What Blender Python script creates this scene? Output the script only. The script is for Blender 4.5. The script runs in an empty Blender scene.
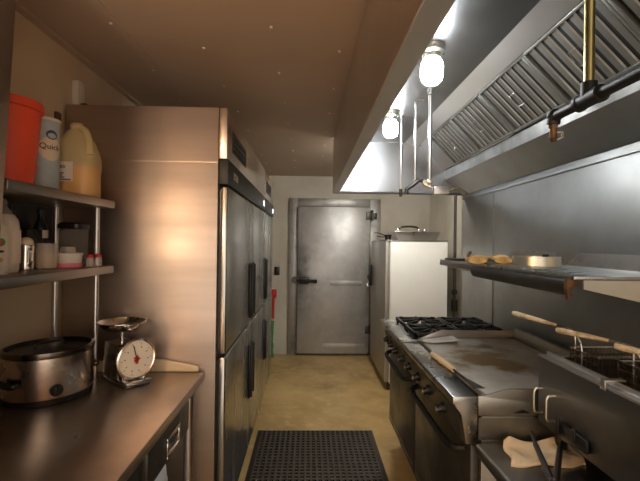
import bpy, bmesh, math, random
from mathutils import Vector, Matrix
random.seed(7)
SC = bpy.context.scene
COL = SC.collection
PI = math.pi
V = Vector

# ------------------------------------------------------------------ materials
def _mat(name):
    m = bpy.data.materials.new(name); m.use_nodes = True
    nt = m.node_tree; b = nt.nodes['Principled BSDF']
    return m, nt, b

def mat(name, col, rough=.5, metal=0., var=.08, scale=6., bump=0., bscale=60., stretch=(1,1,1), rvar=0., spec=.5, coat=0.):
    """procedural principled: noise varies the colour, the roughness and a bump"""
    m, nt, b = _mat(name)
    N, L = nt.nodes, nt.links
    tc = N.new('ShaderNodeTexCoord'); mp = N.new('ShaderNodeMapping')
    mp.inputs['Scale'].default_value = stretch
    L.new(tc.outputs['Object'], mp.inputs['Vector'])
    nz = N.new('ShaderNodeTexNoise'); nz.inputs['Scale'].default_value = scale
    nz.inputs['Detail'].default_value = 6
    L.new(mp.outputs['Vector'], nz.inputs['Vector'])
    cr = N.new('ShaderNodeValToRGB')
    lo = [max(0, c*(1-var)) for c in col]; hi = [min(1, c*(1+var)) for c in col]
    cr.color_ramp.elements[0].position = .3; cr.color_ramp.elements[1].position = .7
    cr.color_ramp.elements[0].color = (*lo, 1); cr.color_ramp.elements[1].color = (*hi, 1)
    L.new(nz.outputs['Fac'], cr.inputs['Fac']); L.new(cr.outputs['Color'], b.inputs['Base Color'])
    b.inputs['Metallic'].default_value = metal
    b.inputs['Roughness'].default_value = rough
    b.inputs['Specular IOR Level'].default_value = spec
    if coat: b.inputs['Coat Weight'].default_value = coat
    if rvar:
        mr = N.new('ShaderNodeMapRange')
        mr.inputs['To Min'].default_value = max(.03, rough-rvar); mr.inputs['To Max'].default_value = min(1, rough+rvar)
        mr.inputs['From Min'].default_value = .3; mr.inputs['From Max'].default_value = .7
        L.new(nz.outputs['Fac'], mr.inputs['Value']); L.new(mr.outputs['Result'], b.inputs['Roughness'])
    if bump:
        n2 = N.new('ShaderNodeTexNoise'); n2.inputs['Scale'].default_value = bscale; n2.inputs['Detail'].default_value = 3
        L.new(mp.outputs['Vector'], n2.inputs['Vector'])
        bp = N.new('ShaderNodeBump'); bp.inputs['Strength'].default_value = bump; bp.inputs['Distance'].default_value = .01
        L.new(n2.outputs['Fac'], bp.inputs['Height']); L.new(bp.outputs['Normal'], b.inputs['Normal'])
    return m

def stained(name, base, stain, rough=.5, metal=0., scale=2., lo=.45, hi=.65, second=None, rvar=.1, bump=.0, bscale=40, stretch=(1,1,1)):
    """base colour with blotchy stains of its own shape"""
    m, nt, b = _mat(name); N, L = nt.nodes, nt.links
    tc = N.new('ShaderNodeTexCoord'); mp = N.new('ShaderNodeMapping'); mp.inputs['Scale'].default_value = stretch
    L.new(tc.outputs['Object'], mp.inputs['Vector'])
    nz = N.new('ShaderNodeTexNoise'); nz.inputs['Scale'].default_value = scale; nz.inputs['Detail'].default_value = 8; nz.inputs['Roughness'].default_value = .6
    L.new(mp.outputs['Vector'], nz.inputs['Vector'])
    cr = N.new('ShaderNodeValToRGB'); e = cr.color_ramp.elements
    e[0].position = lo; e[0].color = (*base, 1); e[1].position = hi; e[1].color = (*stain, 1)
    L.new(nz.outputs['Fac'], cr.inputs['Fac'])
    out = cr.outputs['Color']
    if second:
        n2 = N.new('ShaderNodeTexNoise'); n2.inputs['Scale'].default_value = scale*5; n2.inputs['Detail'].default_value = 5
        L.new(mp.outputs['Vector'], n2.inputs['Vector'])
        mx = N.new('ShaderNodeMix'); mx.data_type = 'RGBA'
        c2 = N.new('ShaderNodeMapRange'); c2.inputs['From Min'].default_value = .55; c2.inputs['From Max'].default_value = .88
        L.new(n2.outputs['Fac'], c2.inputs['Value'])
        L.new(c2.outputs['Result'], mx.inputs['Factor']); L.new(out, mx.inputs['A']); mx.inputs['B'].default_value = (*second, 1)
        out = mx.outputs['Result']
    L.new(out, b.inputs['Base Color'])
    b.inputs['Metallic'].default_value = metal
    mr = N.new('ShaderNodeMapRange'); mr.inputs['From Min'].default_value = .3; mr.inputs['From Max'].default_value = .7
    mr.inputs['To Min'].default_value = rough-rvar; mr.inputs['To Max'].default_value = rough+rvar
    L.new(nz.outputs['Fac'], mr.inputs['Value']); L.new(mr.outputs['Result'], b.inputs['Roughness'])
    if bump:
        n3 = N.new('ShaderNodeTexNoise'); n3.inputs['Scale'].default_value = bscale
        L.new(mp.outputs['Vector'], n3.inputs['Vector'])
        bp = N.new('ShaderNodeBump'); bp.inputs['Strength'].default_value = bump; bp.inputs['Distance'].default_value = .01
        L.new(n3.outputs['Fac'], bp.inputs['Height']); L.new(bp.outputs['Normal'], b.inputs['Normal'])
    return m

def emit(name, col, s):
    m, nt, b = _mat(name)
    b.inputs['Base Color'].default_value = (*col, 1); b.inputs['Emission Color'].default_value = (*col, 1)
    b.inputs['Emission Strength'].default_value = s
    return m

def clear(name, col, alpha=.4, rough=.15):
    """thin see-through plastic or glass"""
    m, nt, b = _mat(name); N, L = nt.nodes, nt.links
    b.inputs['Base Color'].default_value = (*col, 1); b.inputs['Roughness'].default_value = rough
    tr = N.new('ShaderNodeBsdfTransparent'); mx = N.new('ShaderNodeMixShader'); mx.inputs['Fac'].default_value = alpha
    L.new(tr.outputs[0], mx.inputs[1]); L.new(b.outputs[0], mx.inputs[2])
    L.new(mx.outputs[0], N['Material Output'].inputs['Surface'])
    return m

M = {}
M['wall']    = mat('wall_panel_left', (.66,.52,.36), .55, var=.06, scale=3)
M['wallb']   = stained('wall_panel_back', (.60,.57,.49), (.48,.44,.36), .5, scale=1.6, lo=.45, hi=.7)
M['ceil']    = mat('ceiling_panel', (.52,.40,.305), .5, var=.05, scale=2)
M['rivet']   = mat('rivet_white', (.75,.68,.6), .35)
M['floor']   = stained('floor_ochre', (.58,.40,.155), (.33,.22,.085), .42, scale=2.2, lo=.35, hi=.68, second=(.62,.46,.23), rvar=.12, bump=.05)
M['steel']   = mat('brushed_steel', (.60,.58,.56), .32, 1., var=.06, scale=9, stretch=(1,1,.06), rvar=.06, bump=.02, bscale=120)
M['fside']   = stained('fridge_side_steel', (.55,.465,.41), (.42,.36,.32), .43, 1., scale=2.2, lo=.38, hi=.72, rvar=.05, bump=.12, bscale=2.6, stretch=(.35,1,3.2))
M['door']    = mat('fridge_door_steel', (.50,.50,.49), .26, 1., var=.05, scale=5, stretch=(1,1,.1), rvar=.05)
M['dedge']   = mat('fridge_door_edge_steel', (.70,.62,.56), .25, 1., var=.04)
M['dark']    = mat('dark_plastic', (.022,.020,.019), .45, var=.2)
M['black']   = mat('black_enamel', (.012,.012,.012), .3, var=.2)
M['rubber']  = mat('black_rubber', (.042,.031,.025), .5, var=.25, scale=20)
M['counter'] = stained('counter_steel', (.56,.475,.41), (.42,.355,.305), .34, 1., scale=3, lo=.35, hi=.75, second=(.58,.52,.46), rvar=.07, bump=.02, bscale=9)
M['shelf']   = mat('shelf_steel', (.34,.31,.28), .38, 1., var=.1)
M['band'] = mat('hood_band_steel', (.84,.86,.88), .28, .85, var=.04, scale=3)
M['hood']    = mat('hood_steel', (.42,.43,.44), .34, 1., var=.06, scale=3, rvar=.06, bump=.05, bscale=3.5)
M['lip'] = mat('hood_lip_steel', (.66,.66,.65), .45, .85, var=.06, scale=4)
M['hoodout'] = mat('hood_outer_steel', (.56,.52,.48), .42, 1., var=.06, scale=4)
M['trough'] = stained('grease_trough_steel', (.22,.22,.21), (.13,.13,.12), .4, .9, scale=5)
M['filter']  = stained('filter_greasy_steel', (.27,.27,.25), (.17,.165,.145), .40, .7, scale=5, lo=.4, hi=.75)
M['fdark']   = mat('filter_slot_dark', (.012,.012,.011), .6, 0.)
M['splash']  = stained('backsplash_steel', (.34,.345,.34), (.23,.23,.22), .40, 1., scale=1.6, lo=.35, hi=.75, rvar=.08, bump=.02, bscale=5)
M['coolerdoor'] = stained('cooler_door_metal', (.52,.52,.515), (.36,.355,.345), .42, .6, scale=2.4, lo=.42, hi=.72, second=(.60,.60,.595), rvar=.08, bump=.03, bscale=18)
M['frame']   = stained('door_frame_metal', (.36,.355,.34), (.20,.19,.175), .45, .7, scale=5, lo=.5, hi=.8)
M['iron']    = mat('black_iron', (.018,.017,.016), .5, .4, var=.3, bump=.1, bscale=30)
M['iron2']   = mat('dark_worn_metal', (.09,.085,.08), .4, .9, var=.3)
M['white']   = mat('white_enamel', (.84,.84,.80), .38, var=.02)
M['beige']   = mat('freezer_front_grey', (.36,.345,.31), .35, .3, var=.05)
M['gasket']  = mat('gasket_tan', (.55,.48,.36), .6)
M['chrome']  = mat('chrome', (.78,.77,.75), .12, 1., var=.03)
M['rim'] = mat('dark_rim', (.16,.145,.13), .22, 1.)
M['chrome2'] = stained('greasy_chrome', (.72,.66,.6), (.56,.5,.45), .27, 1., scale=9)
M['range']   = stained('range_steel', (.36,.35,.32), (.24,.225,.19), .38, 1., scale=4, lo=.4, hi=.75)
M['turner'] = mat('turner_steel', (.62,.60,.54), .4, .35)
M['ledge']   = stained('range_ledge_steel', (.46,.46,.45), (.33,.32,.30), .3, 1., scale=5, lo=.45, hi=.75)
M['oven']    = stained('oven_door_dark', (.085,.08,.072), (.05,.046,.04), .35, .6, scale=4)
M['brass']   = mat('brass_pipe', (.48,.40,.17), .3, 1., var=.1)
M['copper']  = stained('rusty_copper', (.24,.125,.06), (.12,.07,.04), .5, .7, scale=20)
M['brown'] = mat('brown_metal', (.12,.065,.03), .5)
M['red']     = mat('red_plastic', (.85,.085,.03), .45, var=.05)
M['redd']    = mat('red_cloth', (.55,.03,.025), .5)
M['green']   = mat('green_plastic', (.03,.27,.06), .5)
M['bluep']   = mat('pale_blue_card', (.44,.52,.56), .55, var=.06, scale=40)
M['cream']   = mat('cream_card', (.78,.66,.50), .6, var=.04)
M['navy']    = mat('navy_ink', (.05,.07,.15), .5)
M['pink']    = mat('pink_plastic', (.85,.22,.32), .5)
M['jug']     = clear('jug_plastic', (.92,.78,.42), .42, .35)
M['juice']   = mat('orange_juice', (.95,.40,.015), .3, var=.03)
M['label']   = mat('paper_label', (.80,.70,.60), .7, var=.03)
M['ink']     = mat('black_ink', (.03,.025,.02), .6)
M['wplast']  = mat('white_plastic', (.74,.68,.60), .4, var=.03)
M['gplast']  = mat('grey_plastic', (.32,.29,.26), .45)
M['foam']    = mat('cream_foam', (.82,.70,.53), .9, bump=.2, bscale=50)
M['clear']   = clear('clear_plastic', (.82,.74,.66), .35, .2)
M['glass']   = clear('grey_glass', (.30,.27,.24), .35, .08)
M['grain']   = stained('cream_grains', (.72,.56,.36), (.55,.40,.22), .8, scale=60)
M['board']   = mat('cream_board', (.74,.60,.40), .5, var=.05)
M['dialf']   = mat('dial_face', (.84,.76,.66), .4, var=.02)
M['grate']   = mat('cast_iron', (.013,.013,.013), .42, .3, var=.3, bump=.1, bscale=60)
M['griddle'] = None
M['fryer']   = stained('fryer_steel', (.22,.215,.20), (.15,.14,.13), .36, 1., scale=3, lo=.4, hi=.75, rvar=.06)
M['oil']     = mat('fryer_oil', (.03,.02,.008), .08)
M['wire']    = mat('basket_wire', (.13,.11,.09), .35, .9, var=.2)
M['handle']  = stained('worn_cream_grip', (.60,.52,.36), (.34,.27,.16), .5, scale=30)
M['wood']    = mat('pale_wood', (.76,.60,.37), .55, var=.15, scale=12, stretch=(1,.1,1))
M['cloth']   = stained('cream_towel', (.80,.66,.44), (.62,.40,.25), .9, scale=4, lo=.5, hi=.8, bump=.25, bscale=120)
M['table']   = mat('stand_steel', (.24,.235,.225), .33, 1., var=.1)
M['tan']     = stained('tan_leather', (.62,.40,.14), (.34,.20,.07), .7, scale=26, lo=.45, hi=.62, bump=.3, bscale=50)
M['alum']    = mat('dull_aluminium', (.66,.64,.55), .35, 1., var=.1)
M['bag']     = mat('white_bag', (.72,.74,.74), .35, bump=.3, bscale=20)
M['bulb']    = emit('lamp_glass_glow', (.95, .98, 1.), 30.)
M['bulbw']   = emit('warm_lamp_glow', (1., .70, .43), 50.)
M['fillglow'] = emit('fill_lamp_glow', (1., .97, .89), 46.)
M['display'] = emit('display_glow', (.9,.95,1.), 1.2)

def griddle_mat():
    m, nt, b = _mat('griddle_plate'); N, L = nt.nodes, nt.links
    tc = N.new('ShaderNodeTexCoord')
    nz = N.new('ShaderNodeTexNoise'); nz.inputs['Scale'].default_value = 7; nz.inputs['Detail'].default_value = 7
    L.new(tc.outputs['Object'], nz.inputs['Vector'])
    # brown burnt patch, an ellipse with a ragged rim (griddle frame: empty's origin at range base)
    mp = N.new('ShaderNodeMapping'); mp.inputs['Location'].default_value = (.25, .80, 0)
    mp.inputs['Scale'].default_value = (1/.22, 1/.34, 0)
    L.new(tc.outputs['Object'], mp.inputs['Vector'])
    ln = N.new('ShaderNodeVectorMath'); ln.operation = 'LENGTH'; L.new(mp.outputs['Vector'], ln.inputs[0])
    ad = N.new('ShaderNodeMath'); ad.operation = 'MULTIPLY_ADD'; ad.inputs[1].default_value = 2.6; 
    L.new(nz.outputs['Fac'], ad.inputs[0]); L.new(ln.outputs['Value'], ad.inputs[2])
    mr = N.new('ShaderNodeMapRange'); mr.inputs['From Min'].default_value = 1.75; mr.inputs['From Max'].default_value = 2.3
    mr.inputs['To Min'].default_value = 1; mr.inputs['To Max'].default_value = 0
    L.new(ad.outputs[0], mr.inputs['Value'])
    cr = N.new('ShaderNodeValToRGB'); e = cr.color_ramp.elements
    e[0].position = .35; e[0].color = (.58,.56,.51,1); e[1].position = .7; e[1].color = (.42,.40,.345,1)
    L.new(nz.outputs['Fac'], cr.inputs['Fac'])
    mx = N.new('ShaderNodeMix'); mx.data_type = 'RGBA'; mx.inputs['B'].default_value = (.17,.105,.04,1)
    L.new(mr.outputs['Result'], mx.inputs['Factor']); L.new(cr.outputs['Color'], mx.inputs['A'])
    L.new(mx.outputs['Result'], b.inputs['Base Color'])
    b.inputs['Metallic'].default_value = .55; b.inputs['Roughness'].default_value = .42
    return m
M['griddle'] = griddle_mat()

def soot(m, c, rad):
    nt = m.node_tree; N, L = nt.nodes, nt.links; b = N['Principled BSDF']
    src = b.inputs['Base Color'].links[0].from_socket
    tc = N.new('ShaderNodeTexCoord'); mp = N.new('ShaderNodeMapping')
    mp.inputs['Scale'].default_value = (1/rad[0], 0, 1/rad[1]); mp.inputs['Location'].default_value = (-c[0]/rad[0], 0, -c[1]/rad[1])
    L.new(tc.outputs['Object'], mp.inputs['Vector'])
    ln = N.new('ShaderNodeVectorMath'); ln.operation = 'LENGTH'; L.new(mp.outputs['Vector'], ln.inputs[0])
    nz = N.new('ShaderNodeTexNoise'); nz.inputs['Scale'].default_value = 9; nz.inputs['Detail'].default_value = 6
    L.new(tc.outputs['Object'], nz.inputs['Vector'])
    ad = N.new('ShaderNodeMath'); ad.operation = 'MULTIPLY_ADD'; ad.inputs[1].default_value = 1.4
    L.new(nz.outputs['Fac'], ad.inputs[0]); L.new(ln.outputs['Value'], ad.inputs[2])
    mr = N.new('ShaderNodeMapRange'); mr.inputs['From Min'].default_value = .7; mr.inputs['From Max'].default_value = 1.8
    mr.inputs['To Min'].default_value = .85; mr.inputs['To Max'].default_value = 0
    L.new(ad.outputs[0], mr.inputs['Value'])
    mx = N.new('ShaderNodeMix'); mx.data_type = 'RGBA'; mx.inputs['B'].default_value = (.06,.055,.05,1)
    L.new(mr.outputs['Result'], mx.inputs['Factor']); L.new(src, mx.inputs['A']); L.new(mx.outputs['Result'], b.inputs['Base Color'])
soot(M['coolerdoor'], (-.46, 1.08), (.16, .55))

# ------------------------------------------------------------------ mesh builder
class B:
    def __init__(s): s.bm = bmesh.new(); s.mi = 0
    def _merge(s, t, mtx=None):
        if mtx is not None: bmesh.ops.transform(t, matrix=mtx, verts=t.verts)
        for f in t.faces: f.material_index = s.mi
        me = bpy.data.meshes.new('tmp'); t.to_mesh(me); t.free()
        s.bm.from_mesh(me); bpy.data.meshes.remove(me)
    def box(s, x0, x1, y0, y1, z0, z1, bev=0., seg=2, mtx=None):
        t = bmesh.new()
        P = [(x,y,z) for z in (z0,z1) for y in (y0,y1) for x in (x0,x1)]
        v = [t.verts.new(p) for p in P]
        for f in ((0,2,3,1),(4,5,7,6),(0,1,5,4),(2,6,7,3),(0,4,6,2),(1,3,7,5)): t.faces.new([v[i] for i in f])
        if bev: bmesh.ops.bevel(t, geom=list(t.edges), offset=bev, segments=seg, profile=.5, affect='EDGES')
        s._merge(t, mtx); return s
    def prism(s, poly, axis, a0, a1, bev=0., mtx=None):
        """poly: 2-D points; axis x -> (y,z), y -> (x,z), z -> (x,y)"""
        def P(p, a): return {'x': (a,p[0],p[1]), 'y': (p[0],a,p[1]), 'z': (p[0],p[1],a)}[axis]
        t = bmesh.new()
        A = [t.verts.new(P(p,a0)) for p in poly]; C = [t.verts.new(P(p,a1)) for p in poly]
        n = len(poly)
        t.faces.new(A); t.faces.new(C[::-1])
        for i in range(n): t.faces.new((A[i],C[i],C[(i+1)%n],A[(i+1)%n]))
        bmesh.ops.recalc_face_normals(t, faces=t.faces)
        if bev: bmesh.ops.bevel(t, geom=list(t.edges), offset=bev, segments=2, profile=.5, affect='EDGES')
        s._merge(t, mtx); return s
    def loft(s, rings, cap0=True, cap1=True):
        t = bmesh.new(); R = [[t.verts.new(p) for p in r] for r in rings]; n = len(R[0])
        for a, b in zip(R, R[1:]):
            for i in range(n): t.faces.new((a[i],a[(i+1)%n],b[(i+1)%n],b[i]))
        if cap0: t.faces.new(R[0][::-1])
        if cap1: t.faces.new(R[-1])
        bmesh.ops.recalc_face_normals(t, faces=t.faces)
        s._merge(t); return s
    def lathe(s, c, prof, n=28, sx=1., sy=1., rot=0., cap0=True, cap1=True, sq=None):
        rings = []
        for r, z in prof:
            ring = []
            for i in range(n):
                a = 2*PI*i/n; ca, sa = math.cos(a), math.sin(a)
                if sq: ca = math.copysign(abs(ca)**sq, ca); sa = math.copysign(abs(sa)**sq, sa)
                x, y = r*sx*ca, r*sy*sa
                ring.append((c[0]+x*math.cos(rot)-y*math.sin(rot), c[1]+x*math.sin(rot)+y*math.cos(rot), c[2]+z))
            rings.append(ring)
        return s.loft(rings, cap0, cap1)
    def tube(s, pts, r, n=10, caps=True, smooth=0):
        pts = [V(p) for p in pts]
        if smooth and len(pts) > 2:
            out = [pts[0]]; rl = r if isinstance(r, (list,tuple)) else [r]*len(pts); ro = [rl[0]]
            for i in range(1, len(pts)-1):
                a, b, c = pts[i-1], pts[i], pts[i+1]
                d = min((a-b).length, (c-b).length)*.45
                p0 = b+(a-b).normalized()*d; p2 = b+(c-b).normalized()*d
                for k in range(smooth+1):
                    u = k/smooth; out.append(p0*(1-u)**2+b*2*u*(1-u)+p2*u*u); ro.append(rl[i])
            pts = out+[pts[-1]]; r = ro+[rl[-1]]
        rr = r if isinstance(r, (list,tuple)) else [r]*len(pts)
        rings = []; up = None
        for i, p in enumerate(pts):
            a = pts[max(0,i-1)]; b = pts[min(len(pts)-1,i+1)]
            t = (b-a).normalized()
            if up is None:
                up = t.orthogonal().normalized()
            up = (up - t*up.dot(t)).normalized()
            w = t.cross(up)
            rings.append([tuple(p+(up*math.cos(2*PI*k/n)+w*math.sin(2*PI*k/n))*rr[i]) for k in range(n)])
        return s.loft(rings, caps, caps)
    def cyl(s, p0, p1, r, r2=None, n=18):
        return s.tube([p0,p1], [r, r if r2 is None else r2], n)
    def ball(s, c, rx, ry=None, rz=None, n=16, m=10):
        ry = rx if ry is None else ry; rz = rx if rz is None else rz
        t = bmesh.new(); bmesh.ops.create_uvsphere(t, u_segments=n, v_segments=m, radius=1)
        s._merge(t, Matrix.Translation(V(c)) @ Matrix.Diagonal((rx,ry,rz,1))); return s
    def build(s, name, m, parent=None, smooth=35):
        me = bpy.data.meshes.new(name)
        bm = s.bm
        if parent is not None:
            root = parent
            while root.parent: root = root.parent
            inv = (Matrix.Translation(root.location) @ Matrix.Rotation(root.rotation_euler.z, 4, 'Z')).inverted()
            bmesh.ops.transform(bm, matrix=inv, verts=bm.verts)
            loc = None
        else:
            xs = [v.co for v in bm.verts]
            lo = V([min(c[i] for c in xs) for i in range(3)]); hi = V([max(c[i] for c in xs) for i in range(3)])
            loc = V(((lo.x+hi.x)/2, (lo.y+hi.y)/2, lo.z))
            bmesh.ops.translate(bm, vec=-loc, verts=bm.verts)
        bm.to_mesh(me); bm.free()
        for p in me.polygons: p.use_smooth = True
        me.set_sharp_from_angle(angle=math.radians(smooth))
        for k in (m if isinstance(m, (list,tuple)) else [m]): me.materials.append(M[k])
        o = bpy.data.objects.new(name, me); COL.objects.link(o)
        if parent is not None: o.parent = parent
        else: o.location = loc
        return o

def tag(o, label, cat, group=None):
    o['label'] = label; o['category'] = cat
    if group: o['group'] = group
    return o
def thing(name, label, cat, loc, rz=0., group=None):
    o = bpy.data.objects.new(name, None); COL.objects.link(o)
    o.empty_display_size = .05
    o.location = loc; o.rotation_euler = (0,0,rz)
    return tag(o, label, cat, group)
def struct(o): o['kind'] = 'structure'; return o
def copy_thing(o, loc, label, rz=None):
    c = o.copy(); COL.objects.link(c); c.location = loc; c['label'] = label
    if rz is not None: c.rotation_euler = (0,0,rz)
    for ch in o.children:
        d = ch.copy(); COL.objects.link(d); d.parent = c
        for g in ch.children:
            e = g.copy(); COL.objects.link(e); e.parent = d
    return c
def text(name, body, size, org, xd, yd, m, parent, wrap=None):
    """flat lettering; wrap=(cx, cy, r, a0) bends it round an upright cylinder"""
    cu = bpy.data.curves.new('t', 'FONT'); cu.body = body; cu.size = size; cu.align_x = 'CENTER'; cu.align_y = 'CENTER'
    cu.extrude = .0004; cu.resolution_u = 3
    ob = bpy.data.objects.new('t', cu); COL.objects.link(ob)
    bpy.context.view_layer.update()
    me = bpy.data.meshes.new_from_object(ob.evaluated_get(bpy.context.evaluated_depsgraph_get()))
    bpy.data.objects.remove(ob); bpy.data.curves.remove(cu)
    b = B(); b.bm.from_mesh(me); bpy.data.meshes.remove(me)
    if wrap:
        cx, cy, r, a0 = wrap
        for v in b.bm.verts:
            a = a0+v.co.x/r; rr = r+v.co.z+.0012
            v.co = V((cx+rr*math.cos(a), cy+rr*math.sin(a), org[2]+v.co.y))
    else:
        xd, yd = V(xd).normalized(), V(yd).normalized(); zd = xd.cross(yd)
        for v in b.bm.verts: v.co = V(org)+xd*v.co.x+yd*v.co.y+zd*v.co.z
    return b.build(name, m, parent)

# ------------------------------------------------------------------ camera
F, PSI, PHI, TH = 410., 11/410., 2.5/410., .013
def _dir(d):
    X, Y, Z = d
    Y, Z = Y*math.cos(PHI)-Z*math.sin(PHI), Y*math.sin(PHI)+Z*math.cos(PHI)
    X, Y = X*math.cos(PSI)+Y*math.sin(PSI), Y*math.cos(PSI)-X*math.sin(PSI)
    return V((X,Y,Z))
right = _dir((math.cos(TH),0,math.sin(TH))); up = _dir((-math.sin(TH),0,math.cos(TH))); fwd = _dir((0,1,0))
cd = bpy.data.cameras.new('camera'); cam = bpy.data.objects.new('camera', cd); COL.objects.link(cam)
cd.sensor_width = 36; cd.lens = 36*F/640; cd.clip_start = .02
mm = Matrix((right, up, -fwd)).transposed().to_4x4(); mm.translation = V((0,0,1.5))
cam.matrix_world = mm
SC.camera = cam

# ------------------------------------------------------------------ room
YB, YF, XL, XR, ZC = 5.54, -1.4, -1.15, 1.64, 2.40
struct(B().box(XL-.1, XR+.1, YF-.1, YB+.1, -.1, 0).build('floor', 'floor'))
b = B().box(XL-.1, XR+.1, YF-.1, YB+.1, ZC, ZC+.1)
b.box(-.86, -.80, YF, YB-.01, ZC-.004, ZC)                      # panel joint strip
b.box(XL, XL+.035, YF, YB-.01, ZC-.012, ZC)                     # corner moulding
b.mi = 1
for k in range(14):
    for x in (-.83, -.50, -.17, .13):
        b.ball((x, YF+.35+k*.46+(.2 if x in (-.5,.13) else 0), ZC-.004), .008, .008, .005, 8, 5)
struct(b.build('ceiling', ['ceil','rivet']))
b = B().box(XL-.1, XL, YF-.1, YB+.1, 0, ZC)
for y in (1.33, 2.55): b.box(XL, XL+.004, y-.025, y+.025, 0, ZC-.012)
b.mi = 1
for y in (1.33, 2.55): 
    for z in (2.28, 1.9): b.ball((XL+.005, y, z), .003, .009, .009, 8, 5)
struct(b.build('wall_left', ['wall','rivet']))
b = B().box(XL-.1, XR+.1, YB, YB+.1, 0, ZC)
b.box(-.36, -.352, YB-.003, YB, 0, ZC)
struct(b.build('wall_back', 'wallb'))
struct(B().box(XR, XR+.1, YF-.1, YB+.1, 0, ZC).build('wall_right', 'wallb'))
# stainless lined wall behind the cook line
b = B().box(1.32, XR-.001, -1.0, 3.49, 0.001, 1.93, .002)
b.box(1.317, 1.32, 2.9, 2.912, 0.001, 1.9); b.box(1.317, 1.32, 1.2, 1.212, 0.001, 1.9)
b.box(1.312, 1.32, -1.0, 3.49, 1.885, 1.90)
struct(b.build('trim_1', 'splash'))
# cooler door and its metal frame
b = B()
b.box(-.275, -.155, YB-.03, YB-.001, 0, 2.10, .002); b.box(.822, .965, YB-.03, YB-.001, 0, 2.10, .002); b.box(-.155, .822, YB-.03, YB-.001, 1.992, 2.10, .002)
b.box(-.155, .822, YB-.03, YB-.001, 0, .02, .002)
for x in (-.215, .895):
    for k in range(10): b.ball((x, YB-.031, .2+k*.19), .006, .004, .006, 8, 5)
struct(b.build('trim_2', 'frame'))
d = bpy.data.objects.new('door_1', None); COL.objects.link(d); d.location = (.33, YB-.05, .02); struct(d)
B().box(-.150, .817, YB-.075, YB-.031, .022, 1.988, .006).build('door_panel', 'coolerdoor', d)
B().box(-.152, -.147, YB-.08, YB-.07, .025, 1.985).box(.814, .819, YB-.08, YB-.07, .025, 1.985).box(-.15,.817,YB-.08,YB-.07,1.984,1.989).box(-.15,.817,YB-.079,YB-.07,.021,.027).build('gasket', 'dark', d)
b = B().box(.29, .72, YB-.079, YB-.074, .935, 1.0, .002)
for x in (.31,.7): b.ball((x, YB-.08, .967), .008,.005,.008, 8, 5)
b.build('patch_plate', 'coolerdoor', d)
B().box(.2, .76, YB-.078, YB-.074, .10, .16, .002).build('kick_strip', 'coolerdoor', d)
# latch: keeper on the frame side, body and lever on the door
b = B().cyl((-.185, YB-.03, 1.0), (-.185, YB-.10, 1.0), .045, .04, 20).build('latch_keeper', 'iron2', d)
b = B().box(-.13, .01, YB-.13, YB-.075, .955, 1.045, .018, 3).build('latch', 'iron2', d)
B().tube([(-.16,YB-.12,1.0),(-.06,YB-.14,1.0),(.05,YB-.14,.995),(.10,YB-.10,.99)], [.012,.022,.02,.026], 10).build('lever', 'iron', b)
for z in (1.87, .35):
    b = B().box(.76, .83, YB-.10, YB-.07, z-.05, z+.05, .006); b.cyl((.84,YB-.085,z-.06),(.84,YB-.085,z+.06), .016)
    b.box(.845,.91,YB-.06,YB-.03,z-.04,z+.04,.005); b.ball((.84,YB-.085,z+.06),.02)
    b.build('hinge', 'iron2', d)
struct(B().prism([(1.165,.901),(1.172,1.4),(1.19,1.68),(1.224,2.21),(1.242,ZC-.013),(1.05,ZC-.013),(1.05,.901)], 'x', XL+.001, -.868, .002).build('trim_3', 'shelf'))

# ------------------------------------------------------------------ exhaust hood
Y0, Y1 = -.5, 3.5
hood = thing('exhaust_hood', 'long stainless steel exhaust hood over the cook line', 'exhaust hood', (.75, 1.5, 1.925))
B().box(.197, .215, Y0, Y1, 1.938, 2.372, .002).build('front_panel', 'hoodout', hood)
B().prism([(.197,1.936),(.198,1.930),(.250,1.926),(.252,1.955),(.246,1.955),(.244,1.936)], 'y', Y0, Y1).build('drip_lip', 'lip', hood)
B().box(.205, 1.315, Y0, Y1, 2.374, 2.398).box(.25, .86, Y0, Y1, 2.366, 2.374).build('top_panel', 'hood', hood)
# end panel with a rolled bottom lip, cut to the hood's section
b = B().prism([(.251,1.93),(1.315,1.93),(1.315,2.365),(.251,2.365)], 'y', Y1-.02, Y1)
b.tube([(.2,Y1-.012,1.935),(1.31,Y1-.012,1.935)], .012, 8)
b.box(.95, 1.02, Y1-.024, Y1-.02, 2.0, 2.07)
b.build('end_panel', 'hood', hood)
# band over the filters, dirt trough below, sloped plenum face down to the wall
B().prism([(.805,2.366),(.916,2.335),(.935,2.366)], 'y', Y0, Y1-.021).build('filter_header', 'band', hood)
B().prism([(1.148,2.128),(1.158,2.05),(1.172,2.05),(1.172,2.128)], 'y', Y0, Y1-.021).build('grease_trough', 'trough', hood)
B().prism([(1.152,2.052),(1.315,1.926),(1.318,1.926),(1.318,2.052)], 'y', Y0, Y1-.021).build('plenum_face', 'splash', hood)
B().prism([(.93,2.356),(1.149,2.137),(1.155,2.143),(.936,2.362)], 'y', 3.175, Y1-.021).build('blank_panel', 'hood', hood)
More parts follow.
